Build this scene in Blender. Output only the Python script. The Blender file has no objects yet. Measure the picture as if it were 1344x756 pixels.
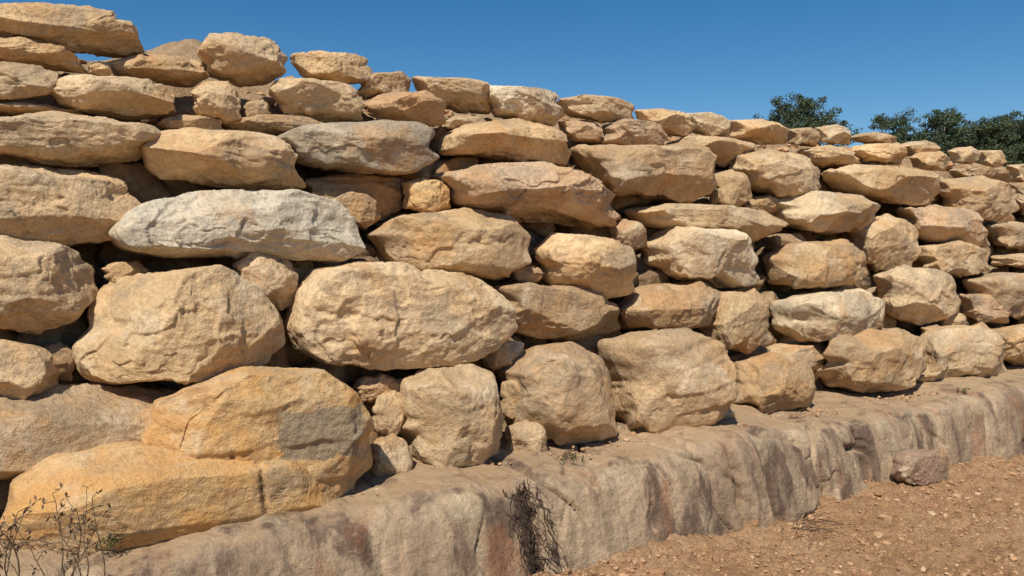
import bpy, bmesh, math, random
import numpy as np
from mathutils import Vector, Matrix
random.seed(7); rng=np.random.default_rng(11)
scene=bpy.context.scene

# ------------------------------------------------------------------ camera
YAW=math.radians(57.0); PITCH=math.radians(2.35); FPX=1045.0; CAMZ=1.6
C=np.array([0,0,CAMZ])
F=np.array([math.cos(YAW)*math.cos(PITCH), math.sin(YAW)*math.cos(PITCH), -math.sin(PITCH)])
R=np.array([math.sin(YAW),-math.cos(YAW),0.0]); U=np.cross(R,F)
cam=bpy.data.cameras.new("camera"); co=bpy.data.objects.new("camera",cam); scene.collection.objects.link(co)
cam.sensor_width=36; cam.lens=36*FPX/1344; cam.clip_start=0.05; cam.clip_end=3000
M=Matrix(((R[0],U[0],-F[0],0),(R[1],U[1],-F[1],0),(R[2],U[2],-F[2],CAMZ),(0,0,0,1)))
co.matrix_world=M; scene.camera=co
# survey helpers: sight lines from the surveyed photo station to the wall
def ray(px,py): return F*FPX + R*(px-672.0) - U*(py-378.0)
LEAN=0.51; Y0=3.75; Z0=0.52
def on_wall(px,py):
    d=ray(px,py); k=Y0-LEAN*Z0     # y - LEAN*z = k
    t=(k+LEAN*CAMZ)/(d[1]-LEAN*d[2]); return C+d*t
def on_y(px,py,Y):
    d=ray(px,py); return C+d*(Y/d[1])
def project(P):
    V=P-C; dep=V@F; return 672+FPX*(V@R)/dep, 378-FPX*(V@U)/dep

# ------------------------------------------------------------------ noise
perm=rng.permutation(256); G=rng.normal(size=(256,3)); G/=np.linalg.norm(G,axis=1)[:,None]
def pn(P):
    i=np.floor(P).astype(np.int64); f=P-i; u=f*f*f*(f*(f*6-15)+10); out=0
    for a in (0,1):
        ha=perm[(i[:,0]+a)&255]; wa=u[:,0] if a else 1-u[:,0]
        for b in (0,1):
            hb=perm[(ha+i[:,1]+b)&255]; wb=u[:,1] if b else 1-u[:,1]
            for c in (0,1):
                g=G[perm[(hb+i[:,2]+c)&255]]; wc=u[:,2] if c else 1-u[:,2]
                out=out+wa*wb*wc*(g[:,0]*(f[:,0]-a)+g[:,1]*(f[:,1]-b)+g[:,2]*(f[:,2]-c))
    return out*1.5
def fbm(P,o=3,lac=2.1,g=0.5):
    s=0;a=1
    for k in range(o):
        s=s+a*pn(P+k*17.3); P=P*lac; a*=g
    return s
def sstep(a,b,x):
    t=np.clip((x-a)/(b-a),0,1); return t*t*(3-2*t)

# ------------------------------------------------------------------ mesh helpers
def link(ob,parent=None):
    scene.collection.objects.link(ob)
    if parent: ob.parent=parent
    return ob
def mesh_np(name,V,Fc,mat=None,smooth=True,k=3):
    me=bpy.data.meshes.new(name)
    V=np.asarray(V,dtype=np.float32); Fc=np.asarray(Fc,dtype=np.int32)
    me.vertices.add(len(V)); me.vertices.foreach_set("co",V.ravel())
    me.loops.add(Fc.size); me.loops.foreach_set("vertex_index",Fc.ravel())
    me.polygons.add(len(Fc)); me.polygons.foreach_set("loop_start",np.arange(0,Fc.size,k,dtype=np.int32))
    me.polygons.foreach_set("use_smooth",np.full(len(Fc),smooth))
    me.update(calc_edges=True); me.validate()
    if mat: me.materials.append(mat)
    return me
_ico={}
def ico(n):
    if n not in _ico:
        bm=bmesh.new(); bmesh.ops.create_icosphere(bm,subdivisions=n,radius=1)
        V=np.array([v.co[:] for v in bm.verts]); Fc=np.array([[v.index for v in f.verts] for f in bm.faces]); bm.free()
        _ico[n]=(V/np.linalg.norm(V,axis=1)[:,None],Fc)
    return _ico[n]
def grid_faces(nx,ny):
    i=np.arange(nx-1)[:,None]; j=np.arange(ny-1)[None,:]
    a=(i*ny+j).ravel(); return np.stack([a,a+ny,a+ny+1,a+1],1)

# ------------------------------------------------------------------ node helpers
class NT:
    def __init__(s,name):
        s.m=bpy.data.materials.new(name); s.m.use_nodes=True; s.t=s.m.node_tree; s.t.nodes.clear()
        s.out=s.n('ShaderNodeOutputMaterial'); s.b=s.n('ShaderNodeBsdfPrincipled'); s.l(s.b.outputs[0],s.out.inputs[0])
        s.b.inputs['Roughness'].default_value=0.92; s.b.inputs['Specular IOR Level'].default_value=0.15
    def n(s,t): return s.t.nodes.new(t)
    def l(s,a,b): s.t.links.new(a,b)
    def put(s,inp,v):
        if hasattr(v,'is_output'): s.l(v,inp)
        else:
            if isinstance(v,tuple) and len(v)==3 and inp.type=='RGBA': v=(*v,1)
            inp.default_value=v
    def noise(s,vec,sc,det=4,rough=.55,dist=0):
        n=s.n('ShaderNodeTexNoise'); s.l(vec,n.inputs['Vector']); n.inputs['Scale'].default_value=sc
        n.inputs['Detail'].default_value=det; n.inputs['Roughness'].default_value=rough; n.inputs['Distortion'].default_value=dist
        return n.outputs['Fac']
    def vor(s,vec,sc,feat='F1'):
        n=s.n('ShaderNodeTexVoronoi'); n.feature=feat; s.l(vec,n.inputs['Vector']); n.inputs['Scale'].default_value=sc
        return n.outputs['Distance']
    def mr(s,v,a,b,c=0.0,d=1.0):
        n=s.n('ShaderNodeMapRange'); s.put(n.inputs[0],v)
        for k,x in zip((1,2,3,4),(a,b,c,d)): n.inputs[k].default_value=x
        return n.outputs[0]
    def math(s,op,a,b=0.0):
        n=s.n('ShaderNodeMath'); n.operation=op; s.put(n.inputs[0],a); s.put(n.inputs[1],b); return n.outputs[0]
    def mix(s,f,a,b,mode='MIX'):
        n=s.n('ShaderNodeMix'); n.data_type='RGBA'; n.blend_type=mode
        s.put(n.inputs[0],f); s.put(n.inputs[6],a); s.put(n.inputs[7],b); return n.outputs[2]
    def gray(s,v):
        n=s.n('ShaderNodeCombineColor'); [s.l(v,n.inputs[k]) for k in range(3)]; return n.outputs[0]
    def vmap(s,vec,sc=(1,1,1),loc=(0,0,0),rot=(0,0,0)):
        n=s.n('ShaderNodeMapping'); s.l(vec,n.inputs[0]); n.inputs['Scale'].default_value=sc
        n.inputs['Location'].default_value=loc; n.inputs['Rotation'].default_value=rot; return n.outputs[0]
    def bump(s,h,dist,strength=1.0,prev=None):
        n=s.n('ShaderNodeBump'); s.l(h,n.inputs['Height']); n.inputs['Distance'].default_value=dist; n.inputs['Strength'].default_value=strength
        if prev: s.l(prev,n.inputs['Normal'])
        return n.outputs[0]

def rock_material(name,slab=False,patch=None):
    t=NT(name)
    tc=t.n('ShaderNodeTexCoord').outputs['Object']; oi=t.n('ShaderNodeObjectInfo')
    add=t.n('ShaderNodeVectorMath'); add.operation='ADD'; t.l(tc,add.inputs[0])
    sc=t.n('ShaderNodeVectorMath'); sc.operation='SCALE'; sc.inputs[0].default_value=(37,91,53); t.l(oi.outputs['Random'],sc.inputs['Scale'])
    t.l(sc.outputs[0],add.inputs[1]); v=add.outputs[0]
    base=oi.outputs['Color']
    big=t.noise(v,2.2,2,.6,.6)
    c=t.mix(1.0,base,t.gray(t.mr(big,.25,.75,.80,1.20)),'MULTIPLY')
    st=t.noise(v,1.9,4,.64,.8)                       # iron staining
    v2=t.vmap(v,(1,1,1),(5,3,9))
    c=t.mix(t.math('MULTIPLY',t.mr(st,.48,.64),.62),c,(.54,.30,.125))
    gr=t.noise(v2,2.6,5,.67,.4)                       # grey weathering
    c=t.mix(t.math('MULTIPLY',t.mr(gr,.52,.62),.52),c,(.33,.265,.185))
    pal=t.noise(t.vmap(v,(1,1,1),(15,-3,2)),3.4,4,.64,.3)
    c=t.mix(t.math('MULTIPLY',t.mr(pal,.54,.67),.5),c,(.74,.60,.41))
    strat=t.noise(t.vmap(v,(1.2,1.2,9),rot=(.12,.08,0)),1.6,3,.6,.3)
    c=t.mix(1.0,c,t.gray(t.mr(strat,.3,.7,.92,1.08)),'MULTIPLY')
    sp=t.noise(v,38,4,.7)
    c=t.mix(1.0,c,t.gray(t.mr(sp,.3,.7,.80,1.20)),'MULTIPLY')
    gn=t.noise(v,190,2,.7)
    c=t.mix(1.0,c,t.gray(t.mr(gn,.3,.7,.84,1.15)),'MULTIPLY')
    pit=t.math('MULTIPLY',t.mr(t.vor(v,30),.08,.18,1,0),t.mr(gr,.50,.60))
    c=t.mix(t.math('MULTIPLY',pit,.45),c,(.14,.09,.055))
    if slab:
        o=t.noise(t.vmap(v,(1,1,1.8),(3,3,3)),3.0,5,.64,.8)
        c=t.mix(t.math('MULTIPLY',t.mr(o,.45,.60),.68),c,(.62,.32,.10))
        c=t.mix(t.math('MULTIPLY',t.mr(o,.44,.34),.6),c,(.38,.18,.075))
        if patch:
            sx=t.n('ShaderNodeSeparateXYZ'); t.l(tc,sx.inputs[0])
            wob=t.mr(t.noise(tc,9,5,.6),.2,.8,-.05,.05)
            dx=t.math('ABSOLUTE',t.math('ADD',t.math('SUBTRACT',sx.outputs[0],patch[0]),wob)); dz=t.math('ABSOLUTE',t.math('ADD',t.math('SUBTRACT',sx.outputs[2],patch[1]),wob))
            box=t.math('MAXIMUM',t.math('DIVIDE',dx,patch[2]),t.math('DIVIDE',dz,patch[3]))
            c=t.mix(t.math('MULTIPLY',t.mr(box,.93,1.03,1,0),.85),c,t.mix(t.mr(sp,.3,.7),(.25,.195,.13),(.35,.28,.19)))
    t.put(t.b.inputs['Base Color'],c)
    h1=t.noise(v,7,6,.68,.1)
    n=t.bump(h1,.034 if not slab else .026,.75); n=t.bump(sp,.014,.95,n); n=t.bump(gn,.004,1.0,n)
    t.l(n,t.b.inputs['Normal'])
    return t.m
mat_rock=rock_material("sandstone")
mat_slab=rock_material("ironstained_sandstone",True,(.27,.08,.20,.115)); mat_slab2=rock_material("ironstained_sandstone_lower",True)

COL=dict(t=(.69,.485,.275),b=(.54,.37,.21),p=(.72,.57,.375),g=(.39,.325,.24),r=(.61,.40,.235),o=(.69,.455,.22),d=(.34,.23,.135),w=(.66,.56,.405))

# ------------------------------------------------------------------ boulders
ANG=2*math.pi*np.arange(360)/360
def outline(poly,D):
    Rr=np.zeros(len(D)); n=len(poly)
    for i in range(n):
        p=poly[i]; e=poly[(i+1)%n]-p
        den=D[:,0]*e[1]-D[:,1]*e[0]; den=np.where(abs(den)<1e-9,1e-9,den)
        t=(p[0]*e[1]-p[1]*e[0])/den; s=(p[0]*D[:,1]-p[1]*D[:,0])/den
        ok=(s>=-1e-6)&(s<=1+1e-6)&(t>0); Rr=np.where(ok,np.maximum(Rr,t),Rr)
    Rr=np.where(Rr<=0,Rr[Rr>0].mean(),Rr)
    a=np.ptp(poly[:,0])/2; h=np.ptp(poly[:,1])/2           # stones are blocky: never thinner than a squarish core
    blk=.87/((abs(D[:,0])/a)**3+(abs(D[:,1])/h)**3)**(1/3)
    return np.maximum(Rr,blk)
def csmooth(x,m):
    k=np.hanning(2*m+3)[1:-1]; k/=k.sum(); return sum(w*np.roll(x,j-m) for j,w in enumerate(k))
def rock_local(poly,b,seed,sub,pw=4.2,nf=11,rough=1.0):
    """poly: Nx2 outline (X,Z) relative to centre in metres. returns verts,faces"""
    r=np.random.default_rng(seed)
    Rr=csmooth(outline(poly,np.stack([np.cos(ANG),np.sin(ANG)],1)),2)
    a=(poly[:,0].max()-poly[:,0].min())/2; h=(poly[:,1].max()-poly[:,1].min())/2
    E=1/((abs(np.cos(ANG))/a)**2.6+(abs(np.sin(ANG))/h)**2.6)**(1/2.6)
    Rs=E*csmooth(Rr/E,40)
    V,Fc=ico(sub); V=V.copy()
    s=np.hypot(V[:,0],V[:,2]); q=abs(V[:,1])
    V=V/((s**pw+q**pw)**(1/pw))[:,None]
    qq=pw/(pw-1); wob=.03*pn(V*1.7+seed*1.7)+.018*pn(V*5+seed)
    for k in range(nf):
        nn=r.normal(size=3); nn[1]=-abs(nn[1])*1.1-0.45 if r.random()<.88 else abs(nn[1])+.5
        nn/=np.linalg.norm(nn)
        sup=(math.hypot(nn[0],nn[2])**qq+abs(nn[1])**qq)**(1/qq)
        d=sup*r.uniform(.64,.92)+wob*r.normal(); x=V@nn-d
        ex=.5*(x+np.sqrt(x*x+.00006)); V=V-ex[:,None]*nn*.98       # fracture face
    th=np.arctan2(V[:,2]*h,V[:,0]*a); s=np.hypot(V[:,0],V[:,2])
    A_=np.append(ANG,2*math.pi); tm=th%(2*math.pi)
    r1=np.interp(tm,A_,np.append(Rr,Rr[0])); r0=np.interp(tm,A_,np.append(Rs,Rs[0]))
    rr=r0+(r1-r0)*np.clip(s,0,1)**3
    P=np.stack([s*rr*np.cos(th),V[:,1]*b,s*rr*np.sin(th)],1)
    N=P/np.array([a*a,b*b,h*h]); N/=np.linalg.norm(N,axis=1)[:,None]+1e-9
    S=(a*h*b)**(1/3); off=r.uniform(-90,90,3)
    Q=P/S+off
    disp=.045*S*fbm(Q*1.0,2)*rough
    m=fbm(Q*.9+31,3,g=.45); disp-=.050*S*sstep(.14,.18,m)*(0.6+0.8*np.clip(m,0,1))*rough   # spalled scars
    m=fbm(Q*1.7+71,3,g=.5); disp-=.020*S*sstep(.28,.31,m)*rough
    ck=abs(fbm(Q*np.array([.6,.6,1.2])+11,2,g=.4)); disp-=.035*S*np.exp(-(ck/.010)**2)*sstep(.2,.4,pn(Q*.8+3))    # cracks
    tilt=r.normal(0,.2,2); zz=P[:,2]+tilt[0]*P[:,0]+tilt[1]*P[:,1]+.04*pn(P*4+off)
    fr=r.uniform(5,10); w=zz*fr+off[0]; ww=w-np.floor(w)
    disp+=.010*r.uniform(0,1)**2*min(1,S/.2)*(sstep(0,.15,ww)-ww)*sstep(-.1,.3,pn(P*3+off))*2
    disp+=.0065*fbm(P*8+off,3)*min(1,S/.15)*rough+.004*fbm(P*32+off,2,g=.65)*min(1,S/.12)
    P=P+N*disp[:,None]
    return P,Fc

wall=bpy.data.objects.new("boulder_retaining_wall",None); link(wall)
cnt=0
def make_boulder(cen,P,Fc,col,seed,mat=None,name="sandstone_boulder"):
    me=mesh_np(name,P,Fc,mat or mat_rock); ob=bpy.data.objects.new(name,me); link(ob,wall if name=="sandstone_boulder" else None)
    ob.location=Vector(cen); r=random.Random(seed); c=COL[col]; v=r.uniform(.80,1.08); w=r.uniform(-.04,.04)
    ob.color=(c[0]*v*(1+w),c[1]*v,c[2]*v*(1-w*1.5),1); return ob

def traced(col,pts,dy=0.0,bf=1.0,pw=4.2,mat=None,Yfix=None,name="sandstone_boulder",rough=1.0,nf=11,groove=None,sub=None,babs=None):
    global cnt; cnt+=1
    pts=np.array(pts,float); x0,x1=pts[:,0].min(),pts[:,0].max(); y0,y1=pts[:,1].min(),pts[:,1].max()
    cx,cy=(x0+x1)/2,(y0+y1)/2
    Y=Yfix if Yfix else on_wall(cx,cy)[1]+dy
    W=np.array([on_y(px,py,Y) for px,py in pts]); cen=on_y(cx,cy,Y)
    poly=(W-cen)[:,[0,2]]
    a=np.ptp(poly[:,0])/2; h=np.ptp(poly[:,1])/2
    d=ray(cx,cy); tana=d[1]/max(abs(d[0]),1e-3)
    b=min(.9*math.sqrt(a*h),.40,.62*a*tana)*bf; b=babs or max(b,.05)
    wpx=x1-x0; sub=sub or (7 if wpx>230 else (6 if wpx>60 else 5))
    aa=np.sqrt(max(a*a-(b/tana)**2*.8,(.45*a)**2)); poly=poly*np.array([aa/a,1])
    P,Fc=rock_local(poly,b,cnt*13+5,sub,pw,nf,rough)
    tgt=csmooth(outline((pts-[cx,cy])*[1,-1],np.stack([np.cos(ANG),np.sin(ANG)],1)),3)
    for it in range(7):
        px,py=project(P+cen)
        sx=(x1-x0)/np.ptp(px); sz=(y1-y0)/np.ptp(py)
        P=P*np.array([np.clip(sx,.8,1.2), 1 if (sx>1 or babs) else max(.85,sx**.6), np.clip(sz,.8,1.2)])
        px,py=project(P+cen)
        A=on_y((px.min()+px.max())/2,(py.min()+py.max())/2,Y); B=on_y(cx,cy,Y); cen=cen+(B-A)*np.array([1,0,1])
        if it in (1,3,5):     # refine the stone's outline to the surveyed one
            px,py=project(P+cen); ux,uy=px-cx,cy-py
            bi=(np.arctan2(uy,ux)/(2*math.pi)*72).astype(int)%72; rad=np.hypot(ux,uy); mx=np.zeros(72); np.maximum.at(mx,bi,rad)
            mx=np.where(mx<=0,mx.max(),mx); mx=np.interp(ANG,(np.arange(73)+.5)*2*math.pi/72,np.append(mx,mx[0]))
            ratio=csmooth(np.clip(tgt/mx,.86,1.18),9)
            tm=np.arctan2(uy,ux)%(2*math.pi); A_=np.append(ANG,2*math.pi)
            k=np.interp(tm,A_,np.append(ratio,ratio[0])); rel=np.clip(rad/np.interp(tm,A_,np.append(mx,mx[0])),0,1)
            k=1+(k-1)*rel**2
            P=P*np.stack([k,np.ones_like(k),k],1)
    if groove: P=groove(P)
    return make_boulder(cen,P,Fc,col,cnt,mat,name)

ROCKS=[
('t',[(-70,0),(0,2),(60,3),(120,15),(180,28),(190,40),(188,68),(160,76),(110,70),(50,52),(0,42),(-70,38)],0),
('b',[(-40,50),(0,48),(50,50),(95,62),(118,80),(112,98),(85,95),(40,85),(-40,80)],.05),
('t',[(-50,82),(0,80),(50,85),(78,95),(75,110),(45,128),(0,132),(-50,130)],0),
('t',[(58,120),(85,100),(115,97),(160,108),(225,115),(232,130),(225,150),(170,158),(110,150),(75,138)],-.03),
('t',[(115,88),(130,80),(148,95),(135,103),(115,98)],.05),
('b',[(138,82),(190,70),(240,72),(272,80),(275,100),(250,115),(200,110),(160,103)],.12),
('t',[(258,68),(275,43),(310,42),(350,55),(378,72),(375,95),(350,110),(315,115),(285,100),(262,82)],0),
('t',[(380,70),(420,66),(460,75),(492,92),(488,107),(440,112),(395,104),(382,90)],.03),
('t',[(352,118),(365,102),(410,103),(450,115),(478,135),(470,160),(430,163),(380,150),(355,135)],-.02),
('t',[(250,120),(270,106),(300,106),(315,130),(318,158),(295,163),(265,150)],0),
('b',[(318,140),(345,130),(356,150),(345,160),(320,158)],.05),
('b',[(465,120),(490,100),(525,93),(540,105),(535,122),(500,130),(475,132)],.08),
('r',[(478,138),(520,125),(560,118),(586,135),(585,162),(555,168),(500,160),(480,150)],0),
('t',[(540,100),(580,103),(640,108),(652,125),(640,150),(600,150),(560,133),(545,120)],.05),
('p',[(635,112),(690,115),(730,132),(742,150),(725,166),(680,165),(640,150),(630,130)],0),
('t',[(728,130),(765,124),(805,127),(833,138),(828,157),(790,162),(745,156),(730,147)],.02),
('t',[(832,143),(870,142),(905,150),(915,165),(900,180),(865,177),(838,165)],0),
('p',[(898,148),(935,147),(960,158),(958,178),(925,180),(905,168)],.05),
('t',[(955,157),(1000,156),(1035,170),(1030,188),(990,190),(955,183)],0),
('b',[(1030,170),(1065,167),(1078,180),(1070,193),(1035,193)],0),
('p',[(1068,168),(1100,163),(1118,175),(1115,190),(1075,190)],0),
('b',[(1116,180),(1150,173),(1180,180),(1178,192),(1125,192)],0.05),
('t',[(1120,192),(1180,187),(1192,200),(1180,217),(1135,217),(1115,202)],-.05),
('t',[(1178,190),(1215,184),(1235,194),(1225,204),(1190,206)],0),
('t',[(1193,207),(1235,198),(1247,210),(1240,225),(1200,224)],-.1),
('t',[(1243,198),(1275,192),(1288,203),(1275,216),(1250,216)],0),
('t',[(1283,197),(1315,197),(1322,213),(1308,221),(1288,218)],0),
('b',[(1245,222),(1290,217),(1320,222),(1330,236),(1300,243),(1255,238)],-.1),
('t',[(1320,216),(1360,214),(1385,230),(1360,245),(1325,240)],0),
('t',[(-80,152),(0,152),(70,145),(140,155),(210,162),(216,180),(180,200),(120,218),(60,220),(0,210),(-80,205)],0),
('b',[(-60,138),(20,134),(70,138),(110,150),(60,154),(-60,156)],.12),
('b',[(205,165),(240,150),(290,158),(300,175),(245,180)],.1),
('t',[(183,200),(200,175),(250,167),(320,178),(385,190),(402,215),(400,245),(340,250),(270,248),(210,248),(188,225)],-.06),
('b',[(295,165),(340,150),(400,152),(435,165),(420,182),(340,185)],.1),
('g',[(360,184),(420,172),(510,157),(560,160),(577,175),(575,210),(540,228),(480,230),(405,230),(395,205)],-.08),
('t',[(575,180),(620,162),(680,155),(735,168),(750,185),(750,208),(735,220),(660,215),(600,214),(575,212)],-.02),
('b',[(580,158),(620,150),(640,160),(600,172),(580,170)],.1),
('r',[(732,160),(775,157),(792,170),(788,188),(752,188)],.1),
('r',[(788,165),(820,155),(860,160),(877,178),(865,195),(820,197),(790,190)],.02),
('b',[(748,192),(800,190),(840,197),(900,187),(935,195),(942,215),(938,250),(900,270),(850,268),(790,240),(750,215)],-.06),
('t',[(872,190),(905,178),(960,180),(992,188),(985,205),(950,220),(925,212)],.1),
('t',[(965,203),(1010,195),(1050,205),(1078,225),(1075,250),(1030,262),(990,255),(955,225)],-.05),
('t',[(930,230),(960,222),(985,240),(988,260),(970,272),(930,270)],-.02),
('t',[(1045,197),(1090,190),(1118,198),(1130,215),(1110,224),(1070,217)],.05),
('t',[(1078,225),(1120,215),(1190,220),(1235,228),(1232,255),(1210,270),(1160,268),(1110,250),(1080,240)],-.08),
('b',[(1232,235),(1290,230),(1335,250),(1338,275),(1310,292),(1260,280),(1230,255)],-.08),
('b',[(1322,240),(1360,238),(1390,255),(1385,285),(1342,285),(1335,262)],0),
('b',[(1290,295),(1330,290),(1375,298),(1380,330),(1320,332),(1298,315)],0),
('t',[(-90,225),(0,215),(60,220),(140,240),(195,268),(190,290),(150,305),(90,320),(30,325),(-90,310)],0),
('w',[(140,300),(180,268),(260,250),(330,250),(400,248),(450,265),(480,295),(480,325),(440,338),(370,335),(330,330),(270,343),(190,345),(150,330)],-.10),
('b',[(430,262),(460,250),(490,262),(500,285),(480,302),(455,290)],.08),
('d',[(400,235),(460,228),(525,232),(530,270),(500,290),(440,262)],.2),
('o',[(528,240),(555,232),(590,245),(592,272),(560,282),(530,275)],-.02),
('r',[(565,230),(640,215),(720,212),(790,235),(815,262),(812,295),(770,302),(700,292),(620,265),(575,245)],-.08),
('t',[(480,305),(540,285),(610,272),(670,280),(698,310),(695,345),(660,365),(600,368),(540,355),(490,330)],0),
('t',[(700,330),(725,305),(780,310),(830,325),(836,350),(830,385),(790,395),(740,375),(705,350)],-.04),
('r',[(798,298),(820,287),(848,300),(850,322),(830,330),(800,315)],0),
('t',[(820,277),(880,267),(960,272),(1030,283),(1035,300),(990,318),(930,318),(890,303),(830,297)],-.02),
('p',[(1005,262),(1070,250),(1130,255),(1157,270),(1140,295),(1090,308),(1045,306),(1028,287)],-.06),
('b',[(960,262),(1010,256),(1030,270),(1000,282),(965,276)],.12),
('t',[(1110,300),(1165,280),(1205,300),(1210,330),(1195,350),(1150,357),(1138,335)],.02),
('r',[(1175,272),(1230,268),(1280,285),(1300,305),(1295,325),(1250,318),(1210,308),(1190,290)],-.03),
('t',[(1203,322),(1260,315),(1300,330),(1298,355),(1260,365),(1215,357),(1201,340)],0),
('b',[(1300,335),(1344,332),(1380,340),(1375,355),(1300,353)],0),
('b',[(1262,366),(1310,357),(1380,360),(1385,408),(1335,420),(1305,390),(1270,384)],0),
('t',[(-70,320),(0,308),(60,325),(125,350),(130,385),(100,420),(50,440),(0,435),(-70,430)],-.05),
('t',[(92,440),(130,390),(200,360),(285,347),(330,370),(375,420),(375,440),(350,460),(280,480),(190,500),(120,507),(95,480)],-.06),
('b',[(133,352),(180,342),(195,355),(185,372),(145,374)],.06),
('t',[(305,347),(335,327),(365,330),(392,360),(390,395),(370,408),(335,385)],-.04),
('t',[(372,430),(380,380),(410,350),(470,343),(530,345),(590,365),(650,375),(680,400),(678,430),(650,455),(590,475),(500,487),(420,485),(385,465)],-.06),
('b',[(365,345),(410,340),(420,370),(395,400),(380,395)],.15),
('b',[(640,375),(700,370),(760,390),(815,400),(812,430),(760,445),(700,447),(668,440),(655,400)],.06),
('b',[(665,355),(700,348),(715,360),(695,372),(670,370)],.05),
('p',[(838,325),(880,292),(930,305),(990,330),(998,350),(990,375),(940,378),(880,362),(845,355)],-.06),
('b',[(813,402),(850,378),(920,368),(955,385),(955,405),(900,425),(860,432),(825,430)],.0),
('b',[(1000,335),(1050,320),(1110,313),(1140,335),(1140,360),(1100,375),(1050,380),(1010,375)],-.03),
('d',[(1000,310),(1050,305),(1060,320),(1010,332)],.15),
('t',[(1145,362),(1190,347),(1225,365),(1262,395),(1255,412),(1210,428),(1170,420),(1160,390)],-.04),
('t',[(915,430),(960,395),(990,378),(1010,400),(1008,445),(985,465),(945,455)],0),
('p',[(1010,395),(1070,383),(1130,378),(1162,395),(1160,420),(1120,432),(1075,448),(1040,450),(1012,430)],-.04),
('r',[(1258,385),(1300,385),(1328,405),(1322,425),(1285,425),(1262,405)],0),
('t',[(1228,415),(1255,408),(1272,425),(1262,440),(1235,437)],0),
('b',[(1208,430),(1230,425),(1240,445),(1222,454)],.03),
('b',[(1295,432),(1344,425),(1385,435),(1385,475),(1330,480),(1300,457)],0),
('t',[(-60,450),(0,445),(50,455),(80,490),(75,515),(30,527),(-60,527)],-.02),
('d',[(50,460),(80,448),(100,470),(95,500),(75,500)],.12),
('r',[(463,508),(500,490),(530,498),(530,520),(500,530),(480,530)],.06),
('t',[(488,535),(515,512),(534,520),(525,552),(500,575),(490,562)],-.02),
('b',[(483,585),(515,568),(540,590),(542,630),(512,645),(480,622)],-.02),
('t',[(525,500),(560,480),(620,477),(650,490),(662,545),(660,590),(630,618),(590,623),(550,605),(520,565)],-.06),
('t',[(630,467),(660,445),(688,450),(685,470),(650,487)],.03),
('b',[(655,503),(680,495),(690,530),(675,552),(655,545)],0),
('b',[(662,562),(690,550),(720,590),(710,605),(675,608),(663,592)],0),
('b',[(650,490),(700,455),(750,448),(790,470),(812,540),(812,570),(780,578),(740,587),(700,558),(685,520)],-.02),
('b',[(783,447),(830,435),(900,430),(950,450),(970,490),(965,525),(930,555),(870,575),(820,572),(812,520),(785,475)],-.10),
('t',[(920,532),(960,528),(968,560),(940,568),(915,552)],0),
('b',[(962,475),(1010,462),(1060,472),(1072,500),(1065,540),(1010,545),(958,532)],0),
('b',[(1075,462),(1120,432),(1180,430),(1215,445),(1218,480),(1190,505),(1130,518),(1080,510),(1068,487)],-.05),
('t',[(1195,502),(1215,470),(1250,437),(1290,422),(1310,460),(1325,490),(1310,510),(1250,514),(1203,510)],-.06),
]
for rk in ROCKS: traced(*rk)
# large iron-stained quarry block at the foot of the wall (two beds, with a drill groove), and its sandy shelf
def drill(x,z0,z1):
    def f(P):
        g=np.exp(-((P[:,0]-x+.010*np.sin(P[:,2]*14))/.011)**2)*sstep(z0,z0+.04,P[:,2])*(1-sstep(z1-.04,z1,P[:,2]))
        P[:,1]+=np.where(P[:,1]<0,.024*g,0); return P
    return f
traced('o',[(-12,705),(8,630),(50,592),(150,575),(250,578),(400,592),(480,606),(440,642),(320,690),(200,716),(100,722),(30,738)],0,Yfix=3.64,babs=.25,pw=9,mat=mat_slab2,nf=8,rough=.35,groove=drill(.235,-.06,.40))
traced('o',[(182,580),(205,522),(320,480),(420,481),(465,508),(492,550),(490,605),(440,642),(320,688),(255,695)],0,Yfix=3.64,babs=.25,pw=9,mat=mat_slab,nf=7,rough=.35,groove=drill(-.115,-.26,.06))
traced('b',[(-120,520),(0,512),(120,500),(220,505),(260,530),(200,570),(60,600),(-120,640)],0.12,pw=4,nf=5,rough=.6)
traced('b',[(985,470),(1080,448),(1090,470),(1070,500),(990,490)],.2)

# continuation of the wall beyond both ends of the surveyed stretch
sd=500
for row in range(6):
    z=.70+row*.385; Y=Y0+LEAN*(z-Z0)
    xr=Y*2.42
    while xr<17:
        w=random.uniform(.5,1.1); h=random.uniform(.17,.24); sd+=1
        n=12; an=np.arange(n)*2*math.pi/n; rad=rng.uniform(.85,1.1,n)
        poly=np.stack([np.cos(an)*w/2*rad,np.sin(an)*h*rad],1)
        P,Fc=rock_local(poly,random.uniform(.2,.3),sd,5)
        make_boulder((xr+w/2,Y,z+random.uniform(-.03,.03)),P,Fc,random.choice('ttbpr'),sd); xr+=w*.98
    xl=-.35
    while xl>-3:
        w=random.uniform(.5,1.1); h=random.uniform(.18,.24); sd+=1
        n=12; an=np.arange(n)*2*math.pi/n; rad=rng.uniform(.85,1.1,n)
        poly=np.stack([np.cos(an)*w/2*rad,np.sin(an)*h*rad],1)
        P,Fc=rock_local(poly,random.uniform(.2,.3),sd,5)
        make_boulder((xl-w/2,Y,z+random.uniform(-.03,.03)),P,Fc,random.choice('ttbpr'),sd); xl-=w*.98

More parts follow.
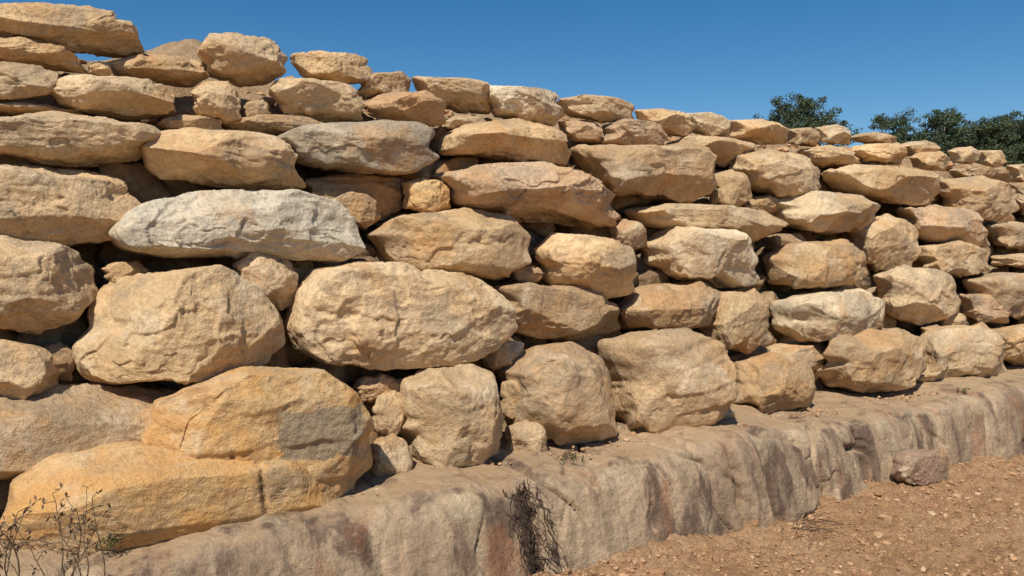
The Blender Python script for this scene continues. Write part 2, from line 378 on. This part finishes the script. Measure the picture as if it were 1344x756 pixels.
# rubble packed behind the face stones (one mesh)
Vs=[];Fs=[];o=0; BV,BF=ico(4)
for z in np.arange(.55,2.62,.21):
    for x in np.arange(-3,17,.30):
        p=np.array([x+random.uniform(-.1,.1),0,z+random.uniform(-.07,.04)])
        p[1]=Y0+LEAN*(p[2]-Z0)+random.uniform(.27,.45)
        s=np.array([random.uniform(.12,.22),random.uniform(.1,.18),random.uniform(.09,.15)])
        V=BV.copy()
        V=V/((np.abs(V)**3).sum(1)**(1/3))[:,None]
        for _ in range(5):
            nn=rng.normal(size=3); nn/=np.linalg.norm(nn); V=V-np.maximum(V@nn-.8,0)[:,None]*nn*.95
        V=V*(1+.18*pn(V*1.4+p*7)+.06*pn(V*4+p*3))[:,None]*s
        a=random.uniform(-.5,.5); ca,sa=math.cos(a),math.sin(a); V=np.stack([V[:,0]*ca-V[:,2]*sa,V[:,1],V[:,0]*sa+V[:,2]*ca],1)
        Vs.append(V+p); Fs.append(BF+o); o+=len(V)
me=mesh_np("rubble_fill",np.concatenate(Vs),np.concatenate(Fs),mat_rock); rb=bpy.data.objects.new("rubble_fill",me); link(rb,wall); rb.color=(.23,.155,.09,1)  # rubble colour darkened to paint in the deep shade of the gaps

# ------------------------------------------------------------------ soil materials
def soil(name,c1,c2,c3):
    t=NT(name); v=t.n('ShaderNodeTexCoord').outputs['Object']
    a=t.noise(v,1.3,6,.6,.4); b=t.noise(v,9,6,.65); c=t.noise(v,70,5,.7); d=t.noise(v,320,3,.7)
    col=t.mix(t.mr(a,.35,.65),c1,c2); col=t.mix(t.math('MULTIPLY',t.mr(b,.45,.62),.75),col,c3)
    col=t.mix(1,col,t.gray(t.mr(c,.3,.7,.64,1.30)),'MULTIPLY'); col=t.mix(1,col,t.gray(t.mr(d,.3,.7,.78,1.22)),'MULTIPLY')
    t.put(t.b.inputs['Base Color'],col)
    n=t.bump(b,.05,.7); n=t.bump(c,.016,1,n); n=t.bump(t.vor(v,90),.008,.8,n); n=t.bump(d,.004,1,n); t.l(n,t.b.inputs['Normal'])
    return t.m
mat_ground=soil("dirt_ground",(.49,.28,.14),(.59,.365,.20),(.37,.20,.10))
mat_hill=soil("hill_soil",(.50,.34,.19),(.56,.39,.23),(.36,.23,.125))

# ------------------------------------------------------------------ ground sheet
def spaced(lo,hi,step,far):
    x=list(np.arange(lo,hi+1e-6,step)); s=step
    while x[-1]<far: s*=1.35; x.append(x[-1]+s)
    s=step; pre=[]; q=lo
    while q>-far: s*=1.35; q-=s; pre.append(q)
    return np.array(pre[::-1]+x)
gx=spaced(1.6,10.5,.016,900); gy=spaced(-.2,3.4,.016,900)
def ground_z(P):
    return .035*fbm(P*.9,3)+.020*fbm(P*5,3)+.05*np.exp(-((P[:,1]-3.2)/.22)**2)*(.6+pn(P*2.3))-.012
X,Yg=np.meshgrid(gx,gy,indexing='ij'); Pg=np.stack([X.ravel(),Yg.ravel(),np.zeros(X.size)],1)
near=np.exp(-(np.maximum(0,np.hypot(Pg[:,0]-5,Pg[:,1]-1.5)-7)/4)**2)
z=ground_z(Pg)+.014*fbm(Pg*20,3,g=.6)+.020*sstep(.15,.4,pn(Pg*15))
Pg[:,2]=z*near-.005
gob=bpy.data.objects.new("ground",mesh_np("ground",Pg,grid_faces(len(gx),len(gy)),mat_ground,k=4)); link(gob)

# ------------------------------------------------------------------ bedrock ledge
prof=np.array([(3.10,-.15),(3.12,-.02),(3.145,.10),(3.18,.25),(3.21,.36),(3.25,.43),(3.33,.468),(3.6,.48),(3.9,.50),(4.3,.52)])
dl=np.r_[0,np.cumsum(np.hypot(*np.diff(prof,axis=0).T))]; tt=np.r_[np.arange(0,.75,.010),np.arange(.75,dl[-1],.02)]
py_=np.interp(tt,dl,prof[:,0]); pz_=np.interp(tt,dl,prof[:,1])
for _ in range(3):
    py_[1:-1]=(py_[:-2]+2*py_[1:-1]+py_[2:])/4; pz_[1:-1]=(pz_[:-2]+2*pz_[1:-1]+pz_[2:])/4
ny=np.gradient(py_);nz=np.gradient(pz_); ll=np.hypot(ny,nz); nY=-nz/ll; nZ=ny/ll
lx=np.arange(-3,17,.012)
T=len(tt); Xl=np.repeat(lx,T); Yl=np.tile(py_,len(lx)); Zl=np.tile(pz_,len(lx)); NY=np.tile(nY,len(lx)); NZ=np.tile(nZ,len(lx))
Pl=np.stack([Xl,Yl,Zl],1)
Pv=Pl*np.array([1,.4,.3])
d=.045*fbm(Pv*.9+3,2)+.018*fbm(Pv*np.array([3.2,1,.8])+9,3)
# slabs that have broken off along steep joints
wx=.12*pn(Pl*1.7+5)+.03*pn(Pl*7+2)
for sc_,am,sl_ in ((.8,.045,.5),(2.1,.018,-.35)):
    jx=Xl*sc_+sl_*Zl+wx*sc_*1.5; jj=np.floor(jx); fr_=jx-jj; g0=pn(np.stack([jj*3.3+.37,jj*0+.5,jj*0+.5],1)); g1=pn(np.stack([(jj+1)*3.3+.37,jj*0+.5,jj*0+.5],1))
    d+=am*(g0+(g1-g0)*sstep(.93,1,fr_)); d-=.018*np.exp(-((fr_-.965)/.012)**2)*sstep(-.2,.3,pn(Pl*1.9+sc_*30))
m=fbm(Pl*np.array([.9,.8,.9])*1.6+20,3,g=.45); d-=.020*sstep(.18,.22,m)
cr=abs(pn(np.stack([Xl*1.25+.35*pn(Pl*2.2)+Zl*.5,Zl*.3,Yl*.2],1)+40)); fis=np.exp(-(cr/.020)**2)*sstep(-.1,.2,pn(Pl*1.4+70)); d-=.06*fis
face=sstep(.47,.42,Zl) if False else 1-sstep(.40,.47,Zl)
ROOTX=on_y(690,660,3.2)[0]
crack_x=[(on_y(962,640,3.2)[0],.028),(on_y(998,620,3.2)[0],.022),(on_y(1132,590,3.2)[0],.035),(ROOTX+.04,.05)]      # eroded clefts
for cxx,wd in crack_x:
    xx=Xl-cxx+.06*(.45-Zl)*-1+.03*pn(np.stack([Zl*5,Zl*0,Zl*0+cxx],1))+.012*pn(Pl*22); d-=.075*np.exp(-(xx/wd)**2)*face*(.55+.45*pn(Pl*9)+.3)
d+=.006*fbm(Pl*11,3)+.003*fbm(Pl*42,2)
Pl[:,1]+=NY*d; Pl[:,2]+=NZ*d
def ledge_mat():
    t=NT("weathered_bedrock"); v=t.n('ShaderNodeTexCoord').outputs['Object']
    vs=t.vmap(v,(1,1,.35)); a=t.noise(vs,1.8,6,.62,.7)
    col=t.mix(t.mr(a,.38,.60),(.31,.215,.14),(.48,.35,.225))
    b=t.noise(t.vmap(v,(1.5,1.5,.20),(4,4,4)),2.4,7,.66,.4)          # dark seepage streaks
    col=t.mix(t.math('MULTIPLY',t.mr(b,.49,.56),.80),col,(.125,.080,.060))
    r=t.noise(t.vmap(v,(1.4,1.4,.28),(14,4,7)),2.4,6,.64,.6)         # iron bands
    col=t.mix(t.math('MULTIPLY',t.mr(r,.53,.62),.55),col,(.33,.15,.075))
    p=t.noise(t.vmap(v,(1,1,.5),(-4,8,1)),3.4,6,.64,.4)
    col=t.mix(t.math('MULTIPLY',t.mr(p,.54,.66),.55),col,(.56,.44,.28))
    s=t.noise(t.vmap(v,(11,11,.7)),1.4,4,.6,.3); col=t.mix(1,col,t.gray(t.mr(s,.3,.7,.76,1.20)),'MULTIPLY')
    g=t.noise(v,60,5,.7); col=t.mix(1,col,t.gray(t.mr(g,.3,.7,.80,1.20)),'MULTIPLY')
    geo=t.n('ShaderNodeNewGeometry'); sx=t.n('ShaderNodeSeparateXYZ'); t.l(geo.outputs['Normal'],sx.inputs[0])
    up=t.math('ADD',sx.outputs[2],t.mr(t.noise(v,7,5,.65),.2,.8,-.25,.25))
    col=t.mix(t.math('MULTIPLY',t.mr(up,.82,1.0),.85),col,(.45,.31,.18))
    t.put(t.b.inputs['Base Color'],col)
    h=t.noise(v,10,7,.64); n=t.bump(h,.034,.8); n=t.bump(g,.010,.9,n); n=t.bump(t.noise(v,220,3,.7),.003,.8,n); t.l(n,t.b.inputs['Normal'])
    return t.m
lo_=bpy.data.objects.new("rock_ledge",mesh_np("rock_ledge",Pl,grid_faces(len(lx),T)[:,::-1],ledge_mat(),k=4)); link(lo_)

# ------------------------------------------------------------------ hill behind the wall
hy=np.r_[np.arange(4.0,7,.05),np.geomspace(7.1,700,50)]; hx=np.r_[-np.geomspace(600,3.1,30),np.arange(-3,17,.06),np.geomspace(17.1,900,40)]
base=np.interp(hy,[4.0,4.25,5.20,5.4,5.7,8,60,700],[.40,.50,2.56,2.74,2.82,2.95,3.5,4.0])
Xh,Yh=np.meshgrid(hx,hy,indexing='ij'); Zh=np.tile(base,(len(hx),1)); Ph=np.stack([Xh.ravel(),Yh.ravel(),Zh.ravel()],1)
Ph[:,2]+=(.05*fbm(Ph*1.3,3)+.02*fbm(Ph*7,2))*(Ph[:,1]<12)+.25*np.exp(-((Ph[:,0]-1.12)/.34)**2-((Ph[:,1]-5.6)/.4)**2)
hob=bpy.data.objects.new("hillside",mesh_np("hillside",Ph,grid_faces(len(hx),len(hy)),mat_hill,k=4)); link(hob)

# ------------------------------------------------------------------ gravel and debris
def pebble_mesh(name,pts,sizes,mat,sub=2,seed=1,flat=.65):
    r=np.random.default_rng(seed); V,Fc=ico(sub); n=len(pts)
    sc=sizes[:,None,None]*np.stack([r.uniform(.7,1.3,n),r.uniform(.7,1.3,n),r.uniform(.5,.9,n)*flat/.65],1)[:,None,:]
    VV=V[None]*(1+r.normal(0,.13,(n,len(V),1)))
    for _ in range(3):
        nn=r.normal(size=(n,3)); nn/=np.linalg.norm(nn,axis=1)[:,None]
        ex=np.maximum(np.einsum('nvk,nk->nv',VV,nn)-.6,0); VV=VV-ex[...,None]*nn[:,None,:]
    VV=VV*sc; a=r.uniform(0,6.28,n); ca,sa=np.cos(a)[:,None],np.sin(a)[:,None]
    VV=np.stack([VV[...,0]*ca-VV[...,1]*sa,VV[...,0]*sa+VV[...,1]*ca,VV[...,2]],2)+pts[:,None,:]
    FF=Fc[None]+(np.arange(n)*len(V))[:,None,None]
    ob=bpy.data.objects.new(name,mesh_np(name,VV.reshape(-1,3),FF.reshape(-1,3),mat,smooth=False)); link(ob); return ob
def gravel_mat():
    t=NT("gravel_stone"); v=t.n('ShaderNodeTexCoord').outputs['Object']
    g=t.n('ShaderNodeNewGeometry').outputs['Random Per Island']
    rp=t.n('ShaderNodeValToRGB'); t.l(g,rp.inputs[0]); e=rp.color_ramp.elements; e[0].color=(.33,.18,.09,1); e[1].color=(.60,.42,.26,1)
    x=e.new(.45); x.color=(.47,.275,.145,1); x=e.new(.85); x.color=(.53,.33,.185,1)
    c=t.mix(1,rp.outputs[0],t.gray(t.mr(t.noise(v,90,4,.7),.3,.7,.8,1.2)),'MULTIPLY'); t.put(t.b.inputs['Base Color'],c)
    t.l(t.bump(t.noise(v,150,4,.7),.004,.8),t.b.inputs['Normal']); return t.m
mg=gravel_mat()
def gz(p): return ground_z(np.stack([p[:,0],p[:,1],np.zeros(len(p))],1))
n=30000; p=np.stack([1.8+9*rng.random(n)**1.5,3.25-3.4*rng.random(n)**1.1,np.zeros(n)],1)
cl=pn(p*1.7+5); keep=rng.random(n)<(.5+1.1*cl); p=p[keep]; s=np.clip(rng.lognormal(-5.3,.65,len(p)),.002,.036); p[:,2]=gz(p)+s*.2
pebble_mesh("gravel",p,s,mg)
n=900; p=np.stack([rng.uniform(-.5,12,n),rng.normal(3.58,.07,n),np.zeros(n)],1); s=np.clip(rng.lognormal(-5.1,.5,n),.003,.016); p[:,2]=.475+s*.2
pebble_mesh("stone_debris",p,s,mg,seed=4)
n=700; p=np.stack([rng.uniform(-1,13,n),rng.uniform(5.15,5.8,n),np.zeros(n)],1); s=np.clip(rng.lognormal(-3.4,.5,n),.015,.09); p[:,2]=np.interp(p[:,1],[5.2,5.4,5.7,8],[2.58,2.74,2.82,2.95])
pebble_mesh("crest_rubble",p,s,mg,seed=6)

# fallen rock lying at the foot of the ledge
pts=[(1168,622),(1195,603),(1236,588),(1246,603),(1248,631),(1215,638),(1178,635)]
traced('r',pts,0,Yfix=3.06,name="fallen_rock",bf=.9,pw=6,rough=.5,sub=6).color=(.40,.265,.18,1)

# ------------------------------------------------------------------ tubes: roots, weeds, trees
def tube(path,rad,V,Fc,sides=5):
    path=np.asarray(path,float); n=len(path); o=len(V)
    for i in range(n):
        d=path[min(i+1,n-1)]-path[max(i-1,0)]; d/=np.linalg.norm(d)+1e-9
        a=np.cross(d,[.3,.8,.5]); a/=np.linalg.norm(a)+1e-9; b=np.cross(d,a)
        for k in range(sides):
            th=2*math.pi*k/sides; V.append(path[i]+(a*math.cos(th)+b*math.sin(th))*rad[i])
    for i in range(n-1):
        for k in range(sides):
            k2=(k+1)%sides; Fc.append((o+i*sides+k,o+i*sides+k2,o+(i+1)*sides+k2,o+(i+1)*sides+k))
def simple_mat(name,c1,c2,sc=20):
    t=NT(name); v=t.n('ShaderNodeTexCoord').outputs['Object']; t.put(t.b.inputs['Base Color'],t.mix(t.mr(t.noise(v,sc,4,.6),.35,.65),c1,c2)); return t.m
m_root=simple_mat("dry_root",(.045,.03,.022),(.13,.085,.06),60)
m_stem=simple_mat("dry_stem",(.25,.17,.09),(.42,.30,.17),60)
LY=(Pl[:,1]).reshape(len(lx),T); LZ=(Pl[:,2]).reshape(len(lx),T)
def ledge_front(x,z):
    i=int(np.clip((x+3)/.012,0,len(lx)-1)); k=int(np.argmin(abs(LZ[i,:60]-z))); return LY[i,k]
V=[];Fc=[]
for i in range(170):
    path=[]; z=.46+random.uniform(-.36,.02); x2=ROOTX+random.gauss(.0,.045)+(.45-z)*.12; drift=random.gauss(.003,.003)
    L=min(z+.02,random.uniform(.08,.36)); n=16; ph=random.uniform(0,6); lift=random.uniform(0,.008)
    for j in range(n):
        zz=z-L*j/(n-1)+random.gauss(0,.005); x2+=random.gauss(drift,.007)+.004*math.sin(j*.8+ph); path.append((x2,ledge_front(x2,zz)-lift-random.uniform(-.002,.006),zz))
    r0=random.uniform(.001,.0045); tube(path,np.linspace(r0,r0*.4,n),V,Fc,4)
link(bpy.data.objects.new("dry_roots",mesh_np("dry_roots",V,Fc,m_root,k=4)))

def weed(name,base,hgt,n,spread,mat,seed,leafmat=None,leaf=.012,rs=.0022):
    r=random.Random(seed); V=[];Fc=[];L=[]
    for i in range(n):
        p=np.array(base)+[r.gauss(0,.03),r.gauss(0,.02),0]; d=np.array([r.gauss(0,spread),r.gauss(0,spread),1.0]); path=[p.copy()]
        h=hgt*r.uniform(.5,1)
        for j in range(9):
            d=d+[r.gauss(0,.13),r.gauss(0,.13),0]; p=p+d/np.linalg.norm(d)*h/9; path.append(p.copy())
            if j>1:
                q=p.copy(); e=np.array([r.gauss(0,1),r.gauss(0,1),.6]); e/=np.linalg.norm(e); br=[q.copy()]
                for k in range(3): q=q+e*h*.05+np.array([r.gauss(0,.004)]*3); br.append(q.copy())
                tube(br,[rs*.5]*4,V,Fc,3); L.append(q)
        tube(path,np.linspace(rs,rs*.4,10),V,Fc,4)
    nf=len(Fc)
    for q in L:
        for k in range(3):
            a=np.array([r.gauss(0,1) for _ in range(3)]); a/=np.linalg.norm(a); b=np.cross(a,[.2,.5,.8]); b/=np.linalg.norm(b); o=len(V)
            V+= [q,q+a*leaf+b*leaf*.4,q+a*leaf*2,q+a*leaf-b*leaf*.4]; Fc.append((o,o+1,o+2,o+3))
    me=mesh_np(name,V,Fc,mat,k=4,smooth=False)
    if leafmat:
        me.materials.append(leafmat); mi=np.zeros(len(me.polygons),dtype=np.int32); mi[nf:]=1; me.polygons.foreach_set("material_index",mi)
    link(bpy.data.objects.new(name,me))
m_green=simple_mat("weed_leaf",(.05,.09,.025),(.10,.14,.04),60)
m_dark=simple_mat("dry_stem_dark",(.10,.07,.045),(.24,.165,.10),60)
for k,(px,py,hh,nn) in enumerate([(14,765,.30,5),(70,775,.42,4),(105,770,.34,3)]):
    b=on_y(px,py,2.95); weed("dry_weed",b,hh,nn,.18,m_dark,k,rs=.0028)
for k,(px,py) in enumerate([(155,750),(757,586),(1268,512)]):
    b=on_y(px,py,3.42); b[2]=.47; weed("green_weed",b,.05,5,.8,m_stem,k+10,m_green,.009,.001)
# dry twig litter on the ground
V=[];Fc=[]
tb=C+ray(1050,690)*(1.57/-ray(1050,690)[2]); 
for i in range(16):
    p=tb+np.array([random.gauss(0,.08),random.gauss(0,.06),.015]); d=np.array([random.gauss(0,1),random.gauss(0,1),random.uniform(0,.35)]); d/=np.linalg.norm(d); path=[p.copy()]
    for j in range(6): p=p+d*.035+np.array([random.gauss(0,.007),random.gauss(0,.007),random.gauss(0,.003)]); path.append(p.copy())
    tube(path,np.linspace(.0028,.001,7),V,Fc,4)
link(bpy.data.objects.new("dry_twigs",mesh_np("dry_twigs",V,Fc,m_root,k=4)))

# ------------------------------------------------------------------ trees
m_bark=simple_mat("eucalypt_bark",(.16,.13,.10),(.34,.29,.23),3)
def leafm():
    t=NT("eucalypt_leaf"); g=t.n('ShaderNodeNewGeometry').outputs['Random Per Island']
    t.put(t.b.inputs['Base Color'],t.mix(g,(.035,.055,.028),(.10,.125,.065))); t.b.inputs['Roughness'].default_value=.6; return t.m
m_leaf=leafm()
def tree(px,top,width_px,depth,seed,flat=.45):
    r=np.random.default_rng(seed); dd=ray(px,top)/FPX*depth; T_=C+dd; H0=np.interp(T_[1],[8,60],[2.9,3.5])-.1
    base=np.array([T_[0],T_[1],H0]); Ht=T_[2]-H0-.35; Wd=width_px/FPX*depth/2; V=[];Fc=[]
    tr=[base+np.array([.2*math.sin(k*.9+seed),.2*math.cos(k),Ht*.62*k/6]) for k in range(7)]; tube(tr,np.linspace(.26,.14,7),V,Fc,8)
    tips=[]
    for i in range(15):
        a=6.28*i/15+r.normal(0,.3); s=tr[3+i%4].copy(); rr=Wd*r.uniform(.35,.95); e=base+np.array([math.cos(a)*rr,math.sin(a)*rr,Ht*(.95-flat*.5*(rr/Wd)**2)-r.uniform(0,.2*Ht)])
        if i<4: e=base+np.array([r.normal(0,.35*Wd),r.normal(0,.35*Wd),Ht*.97])
        pth=[s+(e-s)*t+np.array([0,0,.15*Ht*.3*math.sin(t*3.1)])+r.normal(0,.08,3) for t in np.linspace(0,1,7)]
        tube(pth,np.linspace(.11,.025,7),V,Fc,5); tips.append(e)
        for j in range(3):
            q=pth[3+j]+np.array([r.normal(0,.4),r.normal(0,.4),r.uniform(0,.5)]); tube([pth[3+j],(pth[3+j]+q)/2+r.normal(0,.05,3),q],[.04,.03,.015],V,Fc,4); tips.append(q)
    nf=len(Fc); V=np.array(V); Fc=np.array(Fc)
    LV=[]
    for tp in tips:
        for c in range(4):
            cc=tp+r.normal(0,.40,3)*[1,1,.7]; m=int(r.integers(45,95)); rad=r.uniform(.22,.52)
            q=r.normal(size=(m,3)); q=q/np.linalg.norm(q,axis=1)[:,None]*rad*r.random((m,1))**.45*[1.2,1.2,.75]+cc
            a=r.normal(size=(m,3)); a/=np.linalg.norm(a,axis=1)[:,None]; b=np.cross(a,r.normal(size=(m,3))); b/=np.linalg.norm(b,axis=1)[:,None]
            L=r.uniform(.07,.13,(m,1)); LV.append(np.stack([q-a*L,q+b*L*.4,q+a*L,q-b*L*.4],1))
    LV=np.concatenate(LV).reshape(-1,3); LF=np.arange(len(LV)).reshape(-1,4)+len(V)
    me=mesh_np("eucalyptus_tree",np.concatenate([V,LV]),np.concatenate([Fc,LF]),m_bark,k=4,smooth=False); me.materials.append(m_leaf)
    mi=np.zeros(len(me.polygons),dtype=np.int32); mi[nf:]=1; me.polygons.foreach_set("material_index",mi)
    link(bpy.data.objects.new("eucalyptus_tree",me))
tree(1062,124,158,58,1,.3); tree(1188,148,66,62,2); tree(1240,142,84,60,3); tree(1297,154,64,56,4); tree(1335,148,84,60,5); tree(1400,150,90,60,6)

# ------------------------------------------------------------------ light
el=math.radians(51); hx_,hy_=-.76,-.65
S=Vector((hx_*math.cos(el),hy_*math.cos(el),math.sin(el))).normalized()
sun=bpy.data.lights.new("sun",'SUN'); sun.energy=5.0; sun.angle=math.radians(.5); sun.color=(1,.93,.81)
so=bpy.data.objects.new("sun",sun); link(so); so.rotation_euler=S.to_track_quat('Z','Y').to_euler()
w=bpy.data.worlds.new("World"); scene.world=w; w.use_nodes=True; nt=w.node_tree; bg=nt.nodes['Background']
sk=nt.nodes.new('ShaderNodeTexSky'); sk.sky_type='NISHITA'; sk.sun_disc=False; sk.sun_elevation=el; sk.sun_rotation=math.atan2(hx_,hy_)
sk.altitude=300; sk.air_density=1.0; sk.dust_density=.1; sk.ozone_density=2.2
hs=nt.nodes.new('ShaderNodeHueSaturation'); hs.inputs['Saturation'].default_value=1.40; hs.inputs['Value'].default_value=1.0
nt.links.new(sk.outputs[0],hs.inputs['Color']); nt.links.new(hs.outputs[0],bg.inputs[0]); bg.inputs[1].default_value=.092
scene.view_settings.view_transform='Standard'; scene.view_settings.look='None'; scene.view_settings.exposure=0
